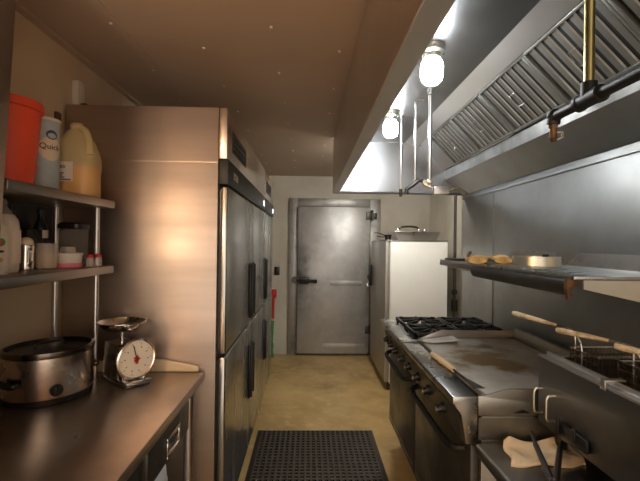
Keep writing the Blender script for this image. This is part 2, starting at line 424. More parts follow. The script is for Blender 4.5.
# removable baffle filters
fl = math.hypot(.22,.22)
def make_filter(yc, label):
    t = thing('baffle_filter', label, 'grease filter', (1.04, yc, 2.25), 0, 'baffle filters in the hood')
    # local frame: u down the slope, n out towards the cook, built in world then tilted
    R = Matrix.Translation(V((1.04,yc,2.243))) @ Matrix.Rotation(math.radians(45), 4, 'Y')
    h = fl/2-.006; w = .2325
    b = B()
    for (x0,x1,y0,y1) in ((-h,-h+.012,-w,w),(h-.012,h,-w,w),(-h,h,-w,-w+.012),(-h,h,w-.012,w)):
        b.box(x0,x1,y0,y1,-.020,0,.0015, mtx=R)
    b.build('frame', 'filter', t)
    b = B()
    n = 8; p = (2*w-.03)/n
    for k in range(n):
        y = -w+.015+p*(k+.5)
        b.prism([(y-p*.31,-.003),(y-p*.25,-.009),(y+p*.25,-.009),(y+p*.31,-.003),(y+p*.28,-.002),(y+p*.22,-.007),(y-p*.22,-.007),(y-p*.28,-.002)], 'x', -h+.010, h-.010, mtx=R)
    b.build('baffles', 'filter', t)
    B().box(-h+.006, h-.006, -w+.006, w-.006, -.002, .008, mtx=R).build('back_plate', 'fdark', t)
    b = B()
    for s in (0,):
        pts = [R@V(q) for q in ((-.035,-.022,-.016),(-.035,-.022,-.028),(-.035,.022,-.028),(.0,.03,-.028),(.035,.022,-.028),(.035,-.022,-.028),(.035,-.022,-.016))]
        b.tube(pts, .0022, 6)
    b.build('lift_handle', 'chrome', t)
    return t
names = ['farthest baffle filter, beside the blank panel at the far end of the hood', 'second baffle filter from the far end of the hood',
         'third baffle filter from the far end, in the middle of the hood', 'baffle filter just beyond the brass drop pipe', 'nearest baffle filter, cut by the right edge of the photo']
for k, nm in enumerate(names): make_filter(2.937-k*.467, nm)
# hood lamps
def make_lamp(x, y, label):
    t = thing('hood_lamp', label, 'lamp', (x, y, 2.364), 0, 'jar lamps under the hood')
    B().lathe((x,y,2.31), [(.036,0),(.04,.006),(.04,.02),(.052,.03),(.055,.0555)], 24).build('lamp_base', 'alum', t)
    B().lathe((x,y,2.2), [(.012,-.003),(.028,.002),(.042,.015),(.048,.035),(.049,.075),(.045,.095),(.036,.108)], 24).build('lamp_globe', 'bulb', t)
    for a in range(3):
        an = a*2*PI/3+.4
        B().cyl((x+.052*math.cos(an), y+.052*math.sin(an), 2.345), (x+.062*math.cos(an), y+.062*math.sin(an), 2.345), .005, n=8).build('clamp_screw', 'iron2', t)
    return t
make_lamp(.527, 1.775, 'glowing jar lamp nearer the camera under the hood')
make_lamp(.527, 2.68, 'glowing jar lamp farther back under the hood')
# suppression pipework
t = thing('suppression_pipe', 'brass drop pipe with black branch pipe and nozzle crossing the near filters', 'pipe', (.783, 1.132, 1.87))
B().cyl((.783,1.132,1.955),(.783,1.132,2.364), .0135).build('drop_pipe', 'brass', t)
B().tube([(.783,.2,1.915),(.783,1.275,1.915),(.783,1.303,1.90)], .0155, 14).build('branch_pipe', 'iron', t)
b = B().cyl((.783,1.096,1.915),(.783,1.166,1.915), .0215).cyl((.783,1.132,1.915),(.783,1.132,1.962), .021).cyl((.783,1.081,1.915),(.783,1.097,1.915), .024).cyl((.783,1.164,1.915),(.783,1.176,1.915), .024)
b.build('tee', 'iron', t)
b = B().ball((.783,1.295,1.92), .022); b.cyl((.783,1.295,1.92),(.783,1.30,1.893), .02); b.build('elbow', 'iron', t)
b = B().cyl((.783,1.30,1.895),(.786,1.305,1.882), .014, n=6).cyl((.786,1.305,1.882),(.791,1.313,1.855), .0105).cyl((.791,1.313,1.857),(.795,1.318,1.842), .013, .009)
nz = b.build('nozzle', 'copper', t)
B().tube([(.793,1.31,1.87),(.818,1.31,1.872),(.823,1.315,1.855),(.803,1.317,1.845)], .0035, 6).build('nozzle_cap', 'chrome', nz)
t = thing('nozzle_pipe', 'thin steel drop pipe farthest left below the far hood lamp', 'pipe', (.615, 2.75, 1.82))
B().cyl((.615,2.75,1.86),(.615,2.75,2.364), .0085).build('drop_pipe', 'steel', t)
B().cyl((.615,2.75,1.87),(.615,2.75,1.82), .012, .009).build('nozzle', 'iron2', t)
t = thing('nozzle_pipe', 'twin steel drop pipes joined by an elbow and valve near the hood end', 'pipe', (.65, 2.37, 1.80))
B().tube([(.615,2.38,1.86),(.615,2.38,2.345),(.66,2.38,2.345)], .0085, 12, smooth=4).build('left_pipe', 'steel', t)
B().cyl((.695,2.36,1.84),(.695,2.36,2.364), .011).build('right_pipe', 'steel', t)
B().tube([(.66,2.37,1.87),(.635,2.37,1.875),(.60,2.37,1.845),(.565,2.37,1.82),(.562,2.37,1.79)], .013, 10).build('elbow', 'iron2', t)
b = B().tube([(.695,2.36,1.87),(.70,2.36,1.83),(.672,2.365,1.85),(.66,2.37,1.872)], .013, 10).ball((.695,2.36,1.86),.02); b.build('valve', 'alum', t)
B().box(.715, .80, 2.335, 2.375, 1.79, 1.835, .004).build('detector_box', 'steel', t)
B().tube([(.80,2.355,1.81),(.86,2.355,1.83),(.92,2.37,1.80)], .006, 8).build('cable', 'brass', t)

# ------------------------------------------------------------------ refrigerators
def fridge(name, label, y0, edges, ztop, logo):
    y1 = edges[-1]
    t = thing(name, label, 'refrigerator', (-.75, (y0+y1)/2, 0))
    XB, XD = -.428, -.385
    b = B().box(XL+.015, XB, y0, y1, .12, ztop, .004)
    b.box(XL+.014, XB-.002, y0-.0015, y0, 1.868, 1.873)
    b.build('cabinet', 'fside', t)
    B().box(XL+.06, XB-.02, y0+.03, y1-.03, .02, .12).build('kick_base', 'dark', t)
    for x in (XL+.09, XB-.06):
        for y in (y0+.08, y1-.08): B().cyl((x,y,0),(x,y,.03), .02).build('foot', 'dark', t)
    tp = B().box(XB+.0005, XD-.003, y0+.001, y1-.001, 1.888, ztop-.001, .003).build('top_panel', 'dedge', t)
    # louvred opening
    ya = y0+.13; yb = min(y1-.12, ya+.42)
    b = B().box(XD-.004, XD-.001, ya, yb, 1.945, 2.05)
    b.build('vent', 'dark', tp)
    b = B()
    for k in range(3): b.box(XD-.002, XD+.006, ya+.02, yb-.02, 1.965+k*.028, 1.971+k*.028)
    b.build('louvre', 'iron2', tp)
    hb = B().box(XB+.0005, XD+.006, y0-.002, y1+.0, 1.768, 1.887, .006).build('header_band', 'dark', t)
    B().box(XD+.006, XD+.0085, y1-.13, y1-.085, 1.80, 1.845, .001).build('display', 'display', hb)
    for k in range(2):
        B().cyl((XD+.005, edges[0]+.53+k*.1, 1.80),(XD+.009, edges[0]+.53+k*.1, 1.80), .006, n=10).build('screw', 'chrome', hb)
    if logo: text('logo', 'true', .075, (XD+.0068, y0+.19, 1.832), (0,1,0), (0,0,1), 'label', hb)
    ed = [y0]+edges
    for j in range(len(edges)):
        a, c = ed[j]+.004, ed[j+1]-.004
        if j == 0: a = ed[0]+.012
        for z0, z1, up in ((.135,.958,0),(.972,1.762,1)):
            dr = B().box(XB+.012, XD, a, c, z0, z1, .008, 3).build('door', 'door', t)
            B().box(XB+.001, XB+.011, a+.015, c-.015, z0+.015, z1-.015).build('gasket', 'black', dr)
            if len(edges) == 1: hy = a+.05
            else: hy = c-.05 if j == 0 else a+.05
            h0, h1 = (z0+.03, z0+.39) if up else (z1-.48, z1-.13)
            B().box(XD+.0005, XD+.012, hy-.022, hy+.022, h0, h1, .004).build('handle', 'black', dr)
            B().box(XD+.013, XD+.026, hy-.022, hy-.008, h0+.01, h1-.01, .004).build('grip', 'dark', dr)
    return t
fridge('reach_in_refrigerator', 'wide stainless reach-in refrigerator with four half doors beside the counter', 1.925, [2.765,3.53], 2.128, True)
fridge('reach_in_freezer', 'narrow stainless reach-in refrigerator behind the wide one, nearest the back wall', 3.545, [4.36], 2.128, False)

# ------------------------------------------------------------------ left counter
XC = -.472
t = thing('work_counter', 'stainless steel work counter along the left wall', 'counter', (-.8, .9, 0))
B().box(XL+.002, XC, -.4, 1.90, .862, .90, .006).build('worktop', 'counter', t)
for x in (XL+.06, -.515):
    for y in (-.3, 1.81): 
        l = B().cyl((x,y,.0),(x,y,.861), .02).build('leg', 'steel', t)
B().box(XL+.03, -.53, -.35, 1.86, .22, .245, .004).build('under_shelf', 'shelf', t)
B().box(XL+.03, -.50, -.35, 1.25, .66, .861).build('apron', 'dark', t)
dr = B().box(-.95, -.495, 1.30, 1.745, .712, .855, .004).build('drawer', 'oven', t)
b = B()
b.box(-.494,-.488,1.465,1.605,.785,.80,.002); b.box(-.494,-.488,1.465,1.605,.725,.737,.002)
b.box(-.494,-.488,1.465,1.478,.737,.785,.002); b.box(-.494,-.488,1.592,1.605,.737,.785,.002)
b.box(-.4945,-.492,1.478,1.592,.737,.762); 
b.build('pull', 'chrome', dr)
# bag under the counter
b = B(); rings = []
for k,(r,z) in enumerate([(.10,.246),(.135,.30),(.14,.42),(.13,.52),(.10,.60),(.06,.64),(.045,.66),(.06,.69)]):
    rings.append([(-.66+r*(1+.16*math.sin(3*a*2*PI/22+k*1.3)+.07*math.sin(7*a*2*PI/22+k))*math.cos(a*2*PI/22), 1.60+1.15*r*(1+.16*math.sin(3*a*2*PI/22+k*1.3))*math.sin(a*2*PI/22), z+(.02*math.sin(5*a*2*PI/22) if k>5 else 0)) for a in range(22)])
b.loft(rings)
tag(b.build('plastic_bag', 'bag'), 'white plastic bag stuffed under the counter below the drawer', 'bag')

# over-shelf
t = thing('counter_shelf', 'two tier steel shelf standing on the left counter', 'shelf', (-1.0, 1.55, .90))
for z in (1.39, 1.677):
    b = B().box(XL+.003, -.87, 1.205 if z > 1.5 else 1.182, 1.862, z-.036, z-.001, .006)
    b.build('shelf_board', 'shelf', t)
B().box(XL+.001, XL+.006, 1.21, 1.86, 1.3905, 1.640).build('shade_panel', 'dark', t)  # added dark sheet, stands in for the shade between the shelves
for x, y in ((-.925,1.812),(-1.10,1.812)):
    b = B().cyl((x,y,.9005),(x,y,1.353), .0115).cyl((x,y,1.3895),(x,y,1.6405), .0115); b.build('post', 'steel', t)

# red tub, paper canister, juice jug (upper shelf, z = 1.672)
z0 = 1.677
t = thing('tub', 'tall orange-red plastic tub with a flared rim on the upper shelf', 'tub', (-1.03,1.42,z0))
B().lathe((-1.03,1.42,z0), [(.072,.0),(.078,.004),(.097,.27),(.094,.27),(.075,.008),(.0,.008)], 36, cap1=False).build('tub_wall', 'red', t)
B().lathe((-1.03,1.42,z0), [(.0965,.262),(.104,.264),(.105,.276),(.102,.292),(.098,.292),(.095,.27)], 36, cap0=False, cap1=False).build('rim', 'red', t)
c = (-1.030, 1.60)
t = thing('canister', 'pale blue paper canister with an oval label between the red tub and the jug', 'canister', (*c,z0))
B().lathe((*c,z0), [(.058,0),(.0595,.004),(.0595,.272)], 36).build('paper_tube', 'bluep', t)
B().lathe((*c,z0), [(.061,.272),(.0625,.274),(.0625,.283),(.058,.283),(.058,.276)], 36, cap0=False).build('rim', 'wplast', t)
# oval label wrapped round the tube, centred on the side turned to the aisle
def patch(c, r, a0, zc, wa, hz, n=20):
    t = bmesh.new(); cen = t.verts.new((c[0]+r*math.cos(a0), c[1]+r*math.sin(a0), zc)); L = []
    rows = 5; prev = None
    for q in range(1, rows+1):
        ring = []
        for i in range(n):
            th = 2*PI*i/n; a = a0+wa*q/rows*math.cos(th)
            ring.append(t.verts.new((c[0]+r*math.cos(a), c[1]+r*math.sin(a), zc+hz*q/rows*math.sin(th))))
        for i in range(n):
            if prev is None: t.faces.new((cen, ring[i], ring[(i+1)%n]))
            else: t.faces.new((prev[i], ring[i], ring[(i+1)%n], prev[(i+1)%n]))
        prev = ring
    bmesh.ops.recalc_face_normals(t, faces=t.faces)
    return t
a0 = math.radians(-28)
lb = B(); lb._merge(patch(c, .0602, a0, z0+.165, .72, .045)); lb = lb.build('label', 'cream', t)
text('wording', 'Quick', .030, (0,0,z0+.172), 0, 0, 'ink', lb, wrap=(c[0],c[1],.0604,a0-.05))
lg = B(); lg._merge(patch(c, .0602, a0+.05, z0+.218, .36, .018)); lg = lg.build('emblem', 'navy', t)
k = B(); k._merge(patch(c, .0606, a0+.05, z0+.215, .26, .010)); k.build('emblem_bowl', 'bluep', lg)
k = B(); k._merge(patch(c, .0602, a0-.75, z0+.085, .10, .007)); k.build('sticker', 'pink', t)
c = (-.980, 1.765)
t = thing('juice_jug', 'translucent plastic jug with orange liquid at the fridge end of the upper shelf', 'jug', (*c,z0))
b = B(); rot = math.radians(8)
prof = [(.070,0,0),(.078,.006,0),(.080,.03,0),(.078,.11,0),(.081,.125,0),(.080,.170,0),(.076,.20,-.004),(.062,.243,-.006),(.034,.282,-.008),(.025,.288,-.010),(.023,.305,-.014),(.026,.306,-.014),(.026,.314,-.014)]
rings = []
for r,z,ox in prof:
    q = .62 if r > .045 else 1.
    ring = []
    for i in range(32):
        a = 2*PI*i/32; ca, sa = math.cos(a), math.sin(a)
        ca = math.copysign(abs(ca)**q, ca); sa = math.copysign(abs(sa)**q, sa)
        x, y = ox+r*ca, r*sa*.92
        ring.append((c[0]+x*math.cos(rot)-y*math.sin(rot), c[1]+x*math.sin(rot)+y*math.cos(rot), z0+z))
    rings.append(ring)
b.loft(rings, True, False); b.build('bottle', 'jug', t)
B().tube([(c[0]+.005,c[1]-.012,z0+.29),(c[0]+.04,c[1]-.028,z0+.283),(c[0]+.062,c[1]-.04,z0+.235),(c[0]+.068,c[1]-.045,z0+.175)], [.014,.015,.015,.018], 12, smooth=4).build('handle', 'jug', t)
B().lathe((*c,z0), [(.068,.004),(.076,.01),(.076,.1),(.0785,.122),(.078,.126)], 32, sy=.92, rot=rot, sq=.62).build('juice', 'juice', t)
lc = V((c[0]-.035, c[1]-.0758, z0+.095))
lb = B().box(lc.x-.045, lc.x+.042, lc.y-.0015, lc.y-.0005, lc.z-.035, lc.z+.045, mtx=Matrix.Translation(V((*c,0)))@Matrix.Rotation(rot,4,'Z')@Matrix.Translation(V((-c[0],-c[1],0)))).build('label', 'label', t)
xd = V((math.cos(rot),math.sin(rot),0)); yo = V((math.sin(rot),-math.cos(rot),0))
lp = V((*c,0))+xd*(-.035)+yo*.0778
text('wording', 'Brea', .024, (lp.x-.008, lp.y-.001, lc.z+.026), xd, (0,0,1), 'ink', lb)
b = B()
for k,(w,x) in enumerate(((.05,-.016),(.044,-.018),(.05,-.014),(.07,0))):
    p = lp+xd*x; zz = lc.z-.002-k*.0085
    b.box(-w/2, w/2, -.001, 0, zz-.0022, zz+.0022, mtx=Matrix.Translation(V((p.x,p.y,0)))@Matrix.Rotation(rot,4,'Z'))
b.build('small_print', 'ink', lb)

# lower shelf (z = 1.39)
z1 = 1.39
t = thing('squeeze_bottle', 'tall white bottle with a grey spout on the left of the lower shelf', 'bottle', (-1.0,1.362,z1))
B().lathe((-1.0,1.362,z1), [(.040,0),(.044,.006),(.044,.15),(.041,.172),(.03,.19)], 28, sq=.75).build('bottle_body', 'wplast', t)
B().lathe((-1.0,1.362,z1), [(.0305,.188),(.026,.2),(.014,.215),(.012,.222),(.014,.224),(.013,.238),(.006,.242)], 20).build('spout', 'gplast', t)
B().box(-.967,-.9545,1.347,1.387,1.42,1.53, .001).build('label', 'label', t)
t = thing('spice_jug', 'short white jar with a green and red label on the lower shelf', 'jar', (-.946,1.272,z1))
B().lathe((-.946,1.272,z1), [(.025,0),(.028,.005),(.028,.115),(.024,.13)], 24).build('jar_body', 'wplast', t)
B().lathe((-.946,1.272,z1), [(.0225,.130),(.0235,.132),(.0235,.15),(.02,.153)], 24).build('cap', 'wplast', t)
for zc, m, hz, w in ((1.49,'green',.013,.55),(1.487,'redd',.008,.3),(1.462,'ink',.004,.45),(1.437,'tan',.008,.35)):
    k = B(); k._merge(patch((-.946,1.272), .0284+(.0005 if m=='redd' else 0), -.75, zc, w, hz)); k.build('label_mark', m, t)
c = (-1.012,1.492)
t = thing('steel_mug', 'steel mug heaped with cream powder on the lower shelf', 'mug', (*c,z1))
B().lathe((*c,z1), [(.024,0),(.027,.003),(.027,.088),(.0285,.09),(.0255,.09),(.0255,.06),(.0,.06)], 28, cap1=False).build('cup', 'chrome', t)
B().tube([(c[0]+.020,c[1]-.014,z1+.075),(c[0]+.042,c[1]-.03,z1+.075),(c[0]+.044,c[1]-.032,z1+.022),(c[0]+.020,c[1]-.014,z1+.018)], .0042, 8, smooth=3).build('handle', 'chrome', t)
B().lathe((*c,z1), [(.025,.0615),(.0253,.092),(.024,.104),(.017,.113),(.006,.117)], 24).build('powder', 'foam', t)
c = (-.985,1.567)
t = thing('glass_jar', 'small clear jar of cream grains right of the steel mug', 'jar', (*c,z1))
B().lathe((*c,z1), [(.034,0),(.037,.004),(.037,.075),(.034,.083),(.034,.095),(.032,.095)], 28, cap1=False).build('jar_wall', 'clear', t)
B().lathe((*c,z1), [(.032,.003),(.035,.006),(.0352,.055),(.03,.060)], 24).build('grains', 'grain', t)
c = (-.958,1.658)
t = thing('food_tub', 'clear plastic food tub with a pink base in the middle of the lower shelf', 'tub', (*c,z1))
B().lathe((*c,z1), [(.048,0),(.051,.002),(.051,.018)], 28).build('pink_base', 'pink', t)
B().lathe((*c,z1), [(.048,.0185),(.052,.05),(.054,.052),(.054,.057),(.05,.058)], 28).build('tub_wall', 'wplast', t)
B().lathe((*c,z1), [(.031,.0585),(.027,.082),(.024,.083)], 24).build('lid_cup', 'clear', t)
c = (-1.002,1.775)
t = thing('storage_jar', 'square grey glass jar with a black lid behind the food tub', 'jar', (*c,z1))
B().lathe((*c,z1), [(.045,0),(.048,.004),(.048,.15),(.045,.155)], 32, sq=.55).build('jar_body', 'glass', t)
B().lathe((*c,z1), [(.05,.156),(.051,.158),(.051,.175),(.045,.182)], 32, sq=.55).build('lid', 'black', t)
for i,(x,y,lab) in enumerate(((-.893,1.70,'small clear shaker with a red cap nearer the front of the lower shelf end'),(-.888,1.755,'small clear shaker with a red cap beside the shelf post'))):
    t = thing('shaker', lab, 'shaker', (x,y,z1), 0, 'small shakers on the lower shelf')
    B().lathe((x,y,z1), [(.015,0),(.016,.003),(.015,.03),(.012,.038)], 18).build('shaker_body', 'clear', t)
    B().lathe((x,y,z1), [(.0122,.0385),(.013,.04),(.013,.048),(.008,.052)], 18).build('cap', 'redd', t)
for i,(x,y,lab) in enumerate(((-1.107,1.72,'black bottle with a pale label against the wall, nearer the storage jar'),(-1.107,1.555,'black bottle against the wall behind the grain jar'))):
    t = thing('sauce_bottle', lab, 'bottle', (x,y,z1), 0, 'dark bottles at the back of the lower shelf')
    B().lathe((x,y,z1), [(.025,0),(.027,.004),(.027,.15),(.022,.17),(.012,.19),(.012,.215)], 24).build('bottle_body', 'black', t)
    B().lathe((x,y,z1), [(.0273,.115),(.0276,.116),(.0276,.147),(.0273,.148)], 24).build('label', 'gplast' if i else 'label', t)
    B().lathe((x,y,z1), [(.0125,.2155),(.0135,.216),(.0135,.232),(.011,.234)], 18).build('cap', 'dark', t)
t = tag(B().box(-1.135,-1.075,1.592,1.685,z1,z1+.15,.004).build('carton', 'black'), 'black carton between the two dark bottles on the lower shelf', 'box')

# cream board leaning on the fridge
b = B().prism([(-1.02,.901),(-.50,.901),(-.50,.925),(-.66,.955),(-.80,.957),(-.86,.945),(-1.02,.945)], 'y', 1.903, 1.921, .002)
tag(b.build('cutting_board', 'board'), 'cream plastic board standing on edge against the refrigerator side', 'board')

# roaster
c = (-.999, 1.62); RX, RY, RR = .156, .140, math.radians(54)
t = thing('roaster_oven', 'oval steel electric roaster with a black lid on the counter', 'roaster', (*c,.90))
LA = dict(n=48, sx=RX, sy=RY, rot=RR)
B().lathe((*c,.90), [(.90,0),(.965,.002),(.975,.02),(.955,.022)], **LA).build('base', 'black', t)
B().lathe((*c,.90), [(.965,.0225),(.985,.03),(.985,.169)], **LA).build('steel_band', 'chrome2', t)
B().lathe((*c,.90), [(.95,.1695),(1.0,.171),(1.012,.180),(1.0,.191),(.93,.193),(.93,.181),(.93,.1697)], cap0=False, cap1=False, **LA).build('rim', 'rim', t)
ld = B().lathe((*c,.90), [(.925,.170),(.92,.176),(.7,.180),(.4,.184),(.05,.186)], **LA).build('lid', 'black', t)
dx, dy = math.cos(RR), math.sin(RR)
B().tube([(c[0]-.05*dx,c[1]-.05*dy,1.083),(c[0]-.05*dx,c[1]-.05*dy,1.104),(c[0]+.05*dx,c[1]+.05*dy,1.104),(c[0]+.05*dx,c[1]+.05*dy,1.083)], .005, 8, smooth=3).build('lid_handle', 'iron2', ld)
def on_band(deg):
    a = math.radians(deg)-RR; x, y = RX*.99*math.cos(a), RY*.99*math.sin(a)
    nx, ny = math.cos(a)/RX, math.sin(a)/RY; l = math.hypot(nx,ny); nx/=l; ny/=l
    R = lambda x,y: V((x*math.cos(RR)-y*math.sin(RR), x*math.sin(RR)+y*math.cos(RR), 0))
    return V((*c,0))+R(x,y), R(nx,ny)
p, n = on_band(-48); p.z = .955
kb = B().cyl(p-n*.001, p+n*.004, .022, n=22).cyl(p+n*.004, p+n*.018, .016, .014, 20); kb = kb.build('dial', 'black', t)
B().box(-.003,.003,-.002,.002,-.014,.014, mtx=Matrix.Translation(p+n*.0195)).build('pointer', 'iron2', kb)
for dg in (-108, 60):
    p, n = on_band(dg); p.z = .985
    s = n.cross(V((0,0,1)))
    B().tube([p-s*.035-n*.002, p-s*.035+n*.016, p+s*.035+n*.016, p+s*.035-n*.002], .011, 10, smooth=3).build('side_handle', 'black', t)

# kitchen scale
rz = math.atan2(-.618,.786); sc = V((-.768,1.778,.90))
t = thing('kitchen_scale', 'chrome dial kitchen scale with a bowl on the counter beside the fridge', 'scale', sc, rz)
T = Matrix.Translation(sc) @ Matrix.Rotation(rz, 4, 'Z')       # local x = the way the dial faces
B().box(-.118,.098,-.055,.055,.004,.02,.005, mtx=T).build('base_plate', 'chrome', t)
for x in (-.10,.08):
    for y in (-.045,.045): B().cyl(T@V((x,y,0)), T@V((x,y,.0045)), .008, n=12).build('foot', 'dark', t)
bb = B(); Tm = [T@V(q) for q in ()]
def quad(b, w0, w1, x0, x1, za, zb): 
    b.loft([[tuple(T@V(q)) for q in ((x0,-w0,za),(x1,-w0,za),(x1,w0,za),(x0,w0,za))], [tuple(T@V(q)) for q in ((x0+.005,-w1,zb),(x1-.005,-w1,zb),(x1-.005,w1,zb),(x0+.005,w1,zb))]])
quad(bb, .054, .047, -.105, .02, .0205, .165); bb.build('housing', 'chrome2', t)
bb = B()                                                        # bracket hugging the dial, gabled top
pts = [(-.05,.021),(.05,.021),(.055,.08),(.05,.16),(.0,.185),(-.05,.16),(-.055,.08)]
for i in (0,): bb.loft([[tuple(T@V((.022,q[0],q[1]))) for q in pts],[tuple(T@V((.05,q[0],q[1]))) for q in pts]])
bb.build('dial_bracket', 'chrome', t)
dc = T@V((.054,0,.106)); dn = (T.to_3x3()@V((1,0,0)))
def along(a): return dc+dn*a
dl = B().cyl(along(0), along(.016), .080, n=48).build('dial_face', 'dialf', t)
b = B(); ring=[]
for (r,a) in ((.080,0),(.085,.004),(.085,.018),(.079,.022),(.075,.018),(.0765,.0165)):
    s = dn.cross(V((0,0,1))).normalized(); ring.append([tuple(along(a)+s*r*math.cos(k*2*PI/48)+V((0,0,1))*r*math.sin(k*2*PI/48)) for k in range(48)])
b.loft(ring, False, False); b.build('bezel', 'chrome', dl)
sd = dn.cross(V((0,0,1))).normalized()
def dial_bar(b, ang, r0, r1, w, a=.0168):
    d = sd*math.cos(ang)+V((0,0,1))*math.sin(ang); q = sd*-math.sin(ang)+V((0,0,1))*math.cos(ang)
    P = [along(a)+d*r0-q*w, along(a)+d*r1-q*w*.6, along(a)+d*r1+q*w*.6, along(a)+d*r0+q*w]
    b.loft([[tuple(x) for x in P],[tuple(x+dn*.0008) for x in P]])
b = B()
for k in range(40): dial_bar(b, k*2*PI/40, .066 if k%4 else .060, .070, .0007 if k%4 else .0014)
b.mi = 1
for k in range(10): dial_bar(b, k*2*PI/10+.1, .048, .054, .0022)
b.build('tick_marks', ['gplast','ink'], dl)
b = B(); dial_bar(b, math.radians(75), -.008, .062, .0022, .018); b.build('needle', 'ink', dl)
b = B(); 
for a in range(5): dial_bar(b, a*2*PI/5+.6, 0, .014, .006, .0176)
dial_bar(b, -PI/2, .004, .020, .008, .0176); b.build('emblem', 'redd', dl)
bc = T@V((-.048,0,0))
B().lathe((bc.x,bc.y,.90), [(.006,.1655),(.006,.205),(.03,.206)], 14).build('bowl_post', 'chrome', t)
b = B()
for sgn in (-1,1):
    e = T@V((-.048,sgn*.07,.232)); m0 = T@V((-.048,sgn*.03,.208))
    b.tube([tuple(V((bc.x,bc.y,1.100))), tuple(m0), tuple(e)], .004, 8, smooth=3)
b.build('bowl_cradle', 'chrome', t)
B().lathe((bc.x,bc.y-.004,.90), [(.03,.2065),(.06,.212),(.088,.229),(.097,.248),(.101,.25),(.101,.252),(.096,.2515),(.086,.233),(.058,.216),(0.,.211)], 40, cap1=False).build('weighing_bowl', 'chrome', t)

# wall fittings
t = thing('outlet_box', 'pale wall outlet box with a black plug above the refrigerator', 'outlet', (XL+.02,2.03,2.14))
B().box(XL, XL+.03, 2.0, 2.06, 2.13, 2.27, .003).build('box', 'wplast', t)
B().box(XL+.0305, XL+.065, 2.01, 2.045, 2.135, 2.165, .01).build('plug', 'black', t)
tag(B().box(XL, XL+.015, 1.865, 1.898, 2.03, 2.075, .002).build('wall_bracket', 'brown'), 'small dark wall bracket beside the top of the refrigerator', 'bracket')
t = thing('light_switch', 'black switch plate on the back wall left of the cooler door', 'switch', (-.425,YB-.005,1.06))
B().box(-.462,-.39, YB-.008, YB-.0005, 1.06,1.172,.002).build('plate', 'black', t)
B().box(-.437,-.415, YB-.016, YB-.0085, 1.09,1.14,.002).build('toggle', 'dark', t)
t = thing('dust_pan', 'red dustpan hanging on the back wall behind the refrigerators', 'dustpan', (-.47,YB-.02,.48))
B().box(-.51,-.425,YB-.05,YB-.002,.76,.87,.008).build('pan', 'redd', t)
B().tube([(-.47,YB-.02,.76),(-.472,YB-.02,.62),(-.475,YB-.02,.48)], .02, 10).build('handle', 'redd', t)
t = thing('broom', 'green broom leaning in the corner below the red dustpan', 'broom', (-.50,YB-.15,0))
B().cyl((-.475,YB-.13,.18),(-.468,YB-.07,.46), .018).build('handle', 'green', t)
B().box(-.56,-.45,YB-.18,YB-.10,.10,.18,.01).build('head', 'green', t)
B().prism([(-.55,.101),(-.46,.101),(-.445,0),(-.57,0)], 'y', YB-.175, YB-.105).build('bristles', 'green', t)

# ------------------------------------------------------------------ floor mat
def mat_mesh():
    t = bmesh.new(); x0, x1, y0, y1, zt = -.385, .525, 1.78, 3.29, .014
    nx, ny = 22, 37; rim = .035
    px, py = (x1-x0-2*rim)/nx, (y1-y0-2*rim)/ny
    gv = {}
    def g(i,j,k,z):
        key=(i,j,k,z)
        if key not in gv: gv[key]=t.verts.new((x0+rim+i*px, y0+rim+j*py, z))
        return gv[key]
    for i in range(nx):
        for j in range(ny):
            cx, cy = x0+rim+(i+.5)*px, y0+rim+(j+.5)*py
            top = [g(i,j,0,zt),g(i+1,j,0,zt),g(i+1,j+1,0,zt),g(i,j+1,0,zt)]
            h = [];hb = []
            for k in range(8):
                a = -PI/2-PI/4+ (k)*PI/4
                x, y = cx+.36*px*math.cos(a), cy+.36*py*math.sin(a)
                h.append(t.verts.new((x,y,zt-.002))); hb.append(t.verts.new((x,y,.0005)))
            for q in range(4):
                t.faces.new((top[q],top[(q+1)%4],h[(2*q+2)%8],h[2*q+1],h[2*q]))
            for k in range(8): t.faces.new((h[k],h[(k+1)%8],hb[(k+1)%8],hb[k]))
    o = [(x0,y0),(x1,y0),(x1,y1),(x0,y1)]; inn=[(x0+rim,y0+rim),(x1-rim,y0+rim),(x1-rim,y1-rim),(x0+rim,y1-rim)]
    O = [t.verts.new((*p,.001)) for p in o]; I=[t.verts.new((*p,zt)) for p in inn]
    for q in range(4): t.faces.new((O[q],O[(q+1)%4],I[(q+1)%4],I[q]))
    bmesh.ops.recalc_face_normals(t, faces=t.faces)
    return t
b = B(); b._merge(mat_mesh())
tag(b.build('floor_mat', 'rubber', smooth=20), 'black rubber anti-fatigue mat with holes on the aisle floor', 'mat')

# ------------------------------------------------------------------ white freezer at the back
t = thing('upright_freezer', 'white upright freezer against the back right corner', 'freezer', (1.1,4.66,0))
B().box(.835, 1.425, 4.17, 5.15, .07, 1.53, .008).build('cabinet', 'white', t)
dr = B().box(.785, .828, 4.172, 5.148, .09, 1.528, .008).build('door', 'beige', t)
B().box(.8285, .8345, 4.185, 5.135, .1, 1.52).build('gasket', 'gasket', t)
hd = B().box(.745, .784, 5.06, 5.09, .98, 1.24, .006).build('handle', 'iron', dr)
B().tube([(.75,5.07,1.13),(.725,5.06,1.10),(.74,5.06,1.06)], .010, 8).tube([(.75,5.07,1.02),(.725,5.06,1.0),(.74,5.06,.97)], .010, 8).build('latch', 'chrome', hd)
B().box(.86, 1.40, 4.2, 5.12, .03, .07).build('base', 'dark', t)
for x in (.83,1.36):
    for y in (4.22,5.08): B().cyl((x-.01,y,.025),(x+.02,y,.025), .025, n=16).box(x-.012,x+.022,y-.02,y+.02,.045,.068).build('caster', 'black', t)
B().box(.79,1.425,4.165,5.15,1.5305,1.542,.003).build('top_edge', 'shelf', t)
zt = 1.5425
t = thing('roasting_pan', 'long steel roasting pan on top of the white freezer', 'pan', (1.13,4.42,zt))
b = B()
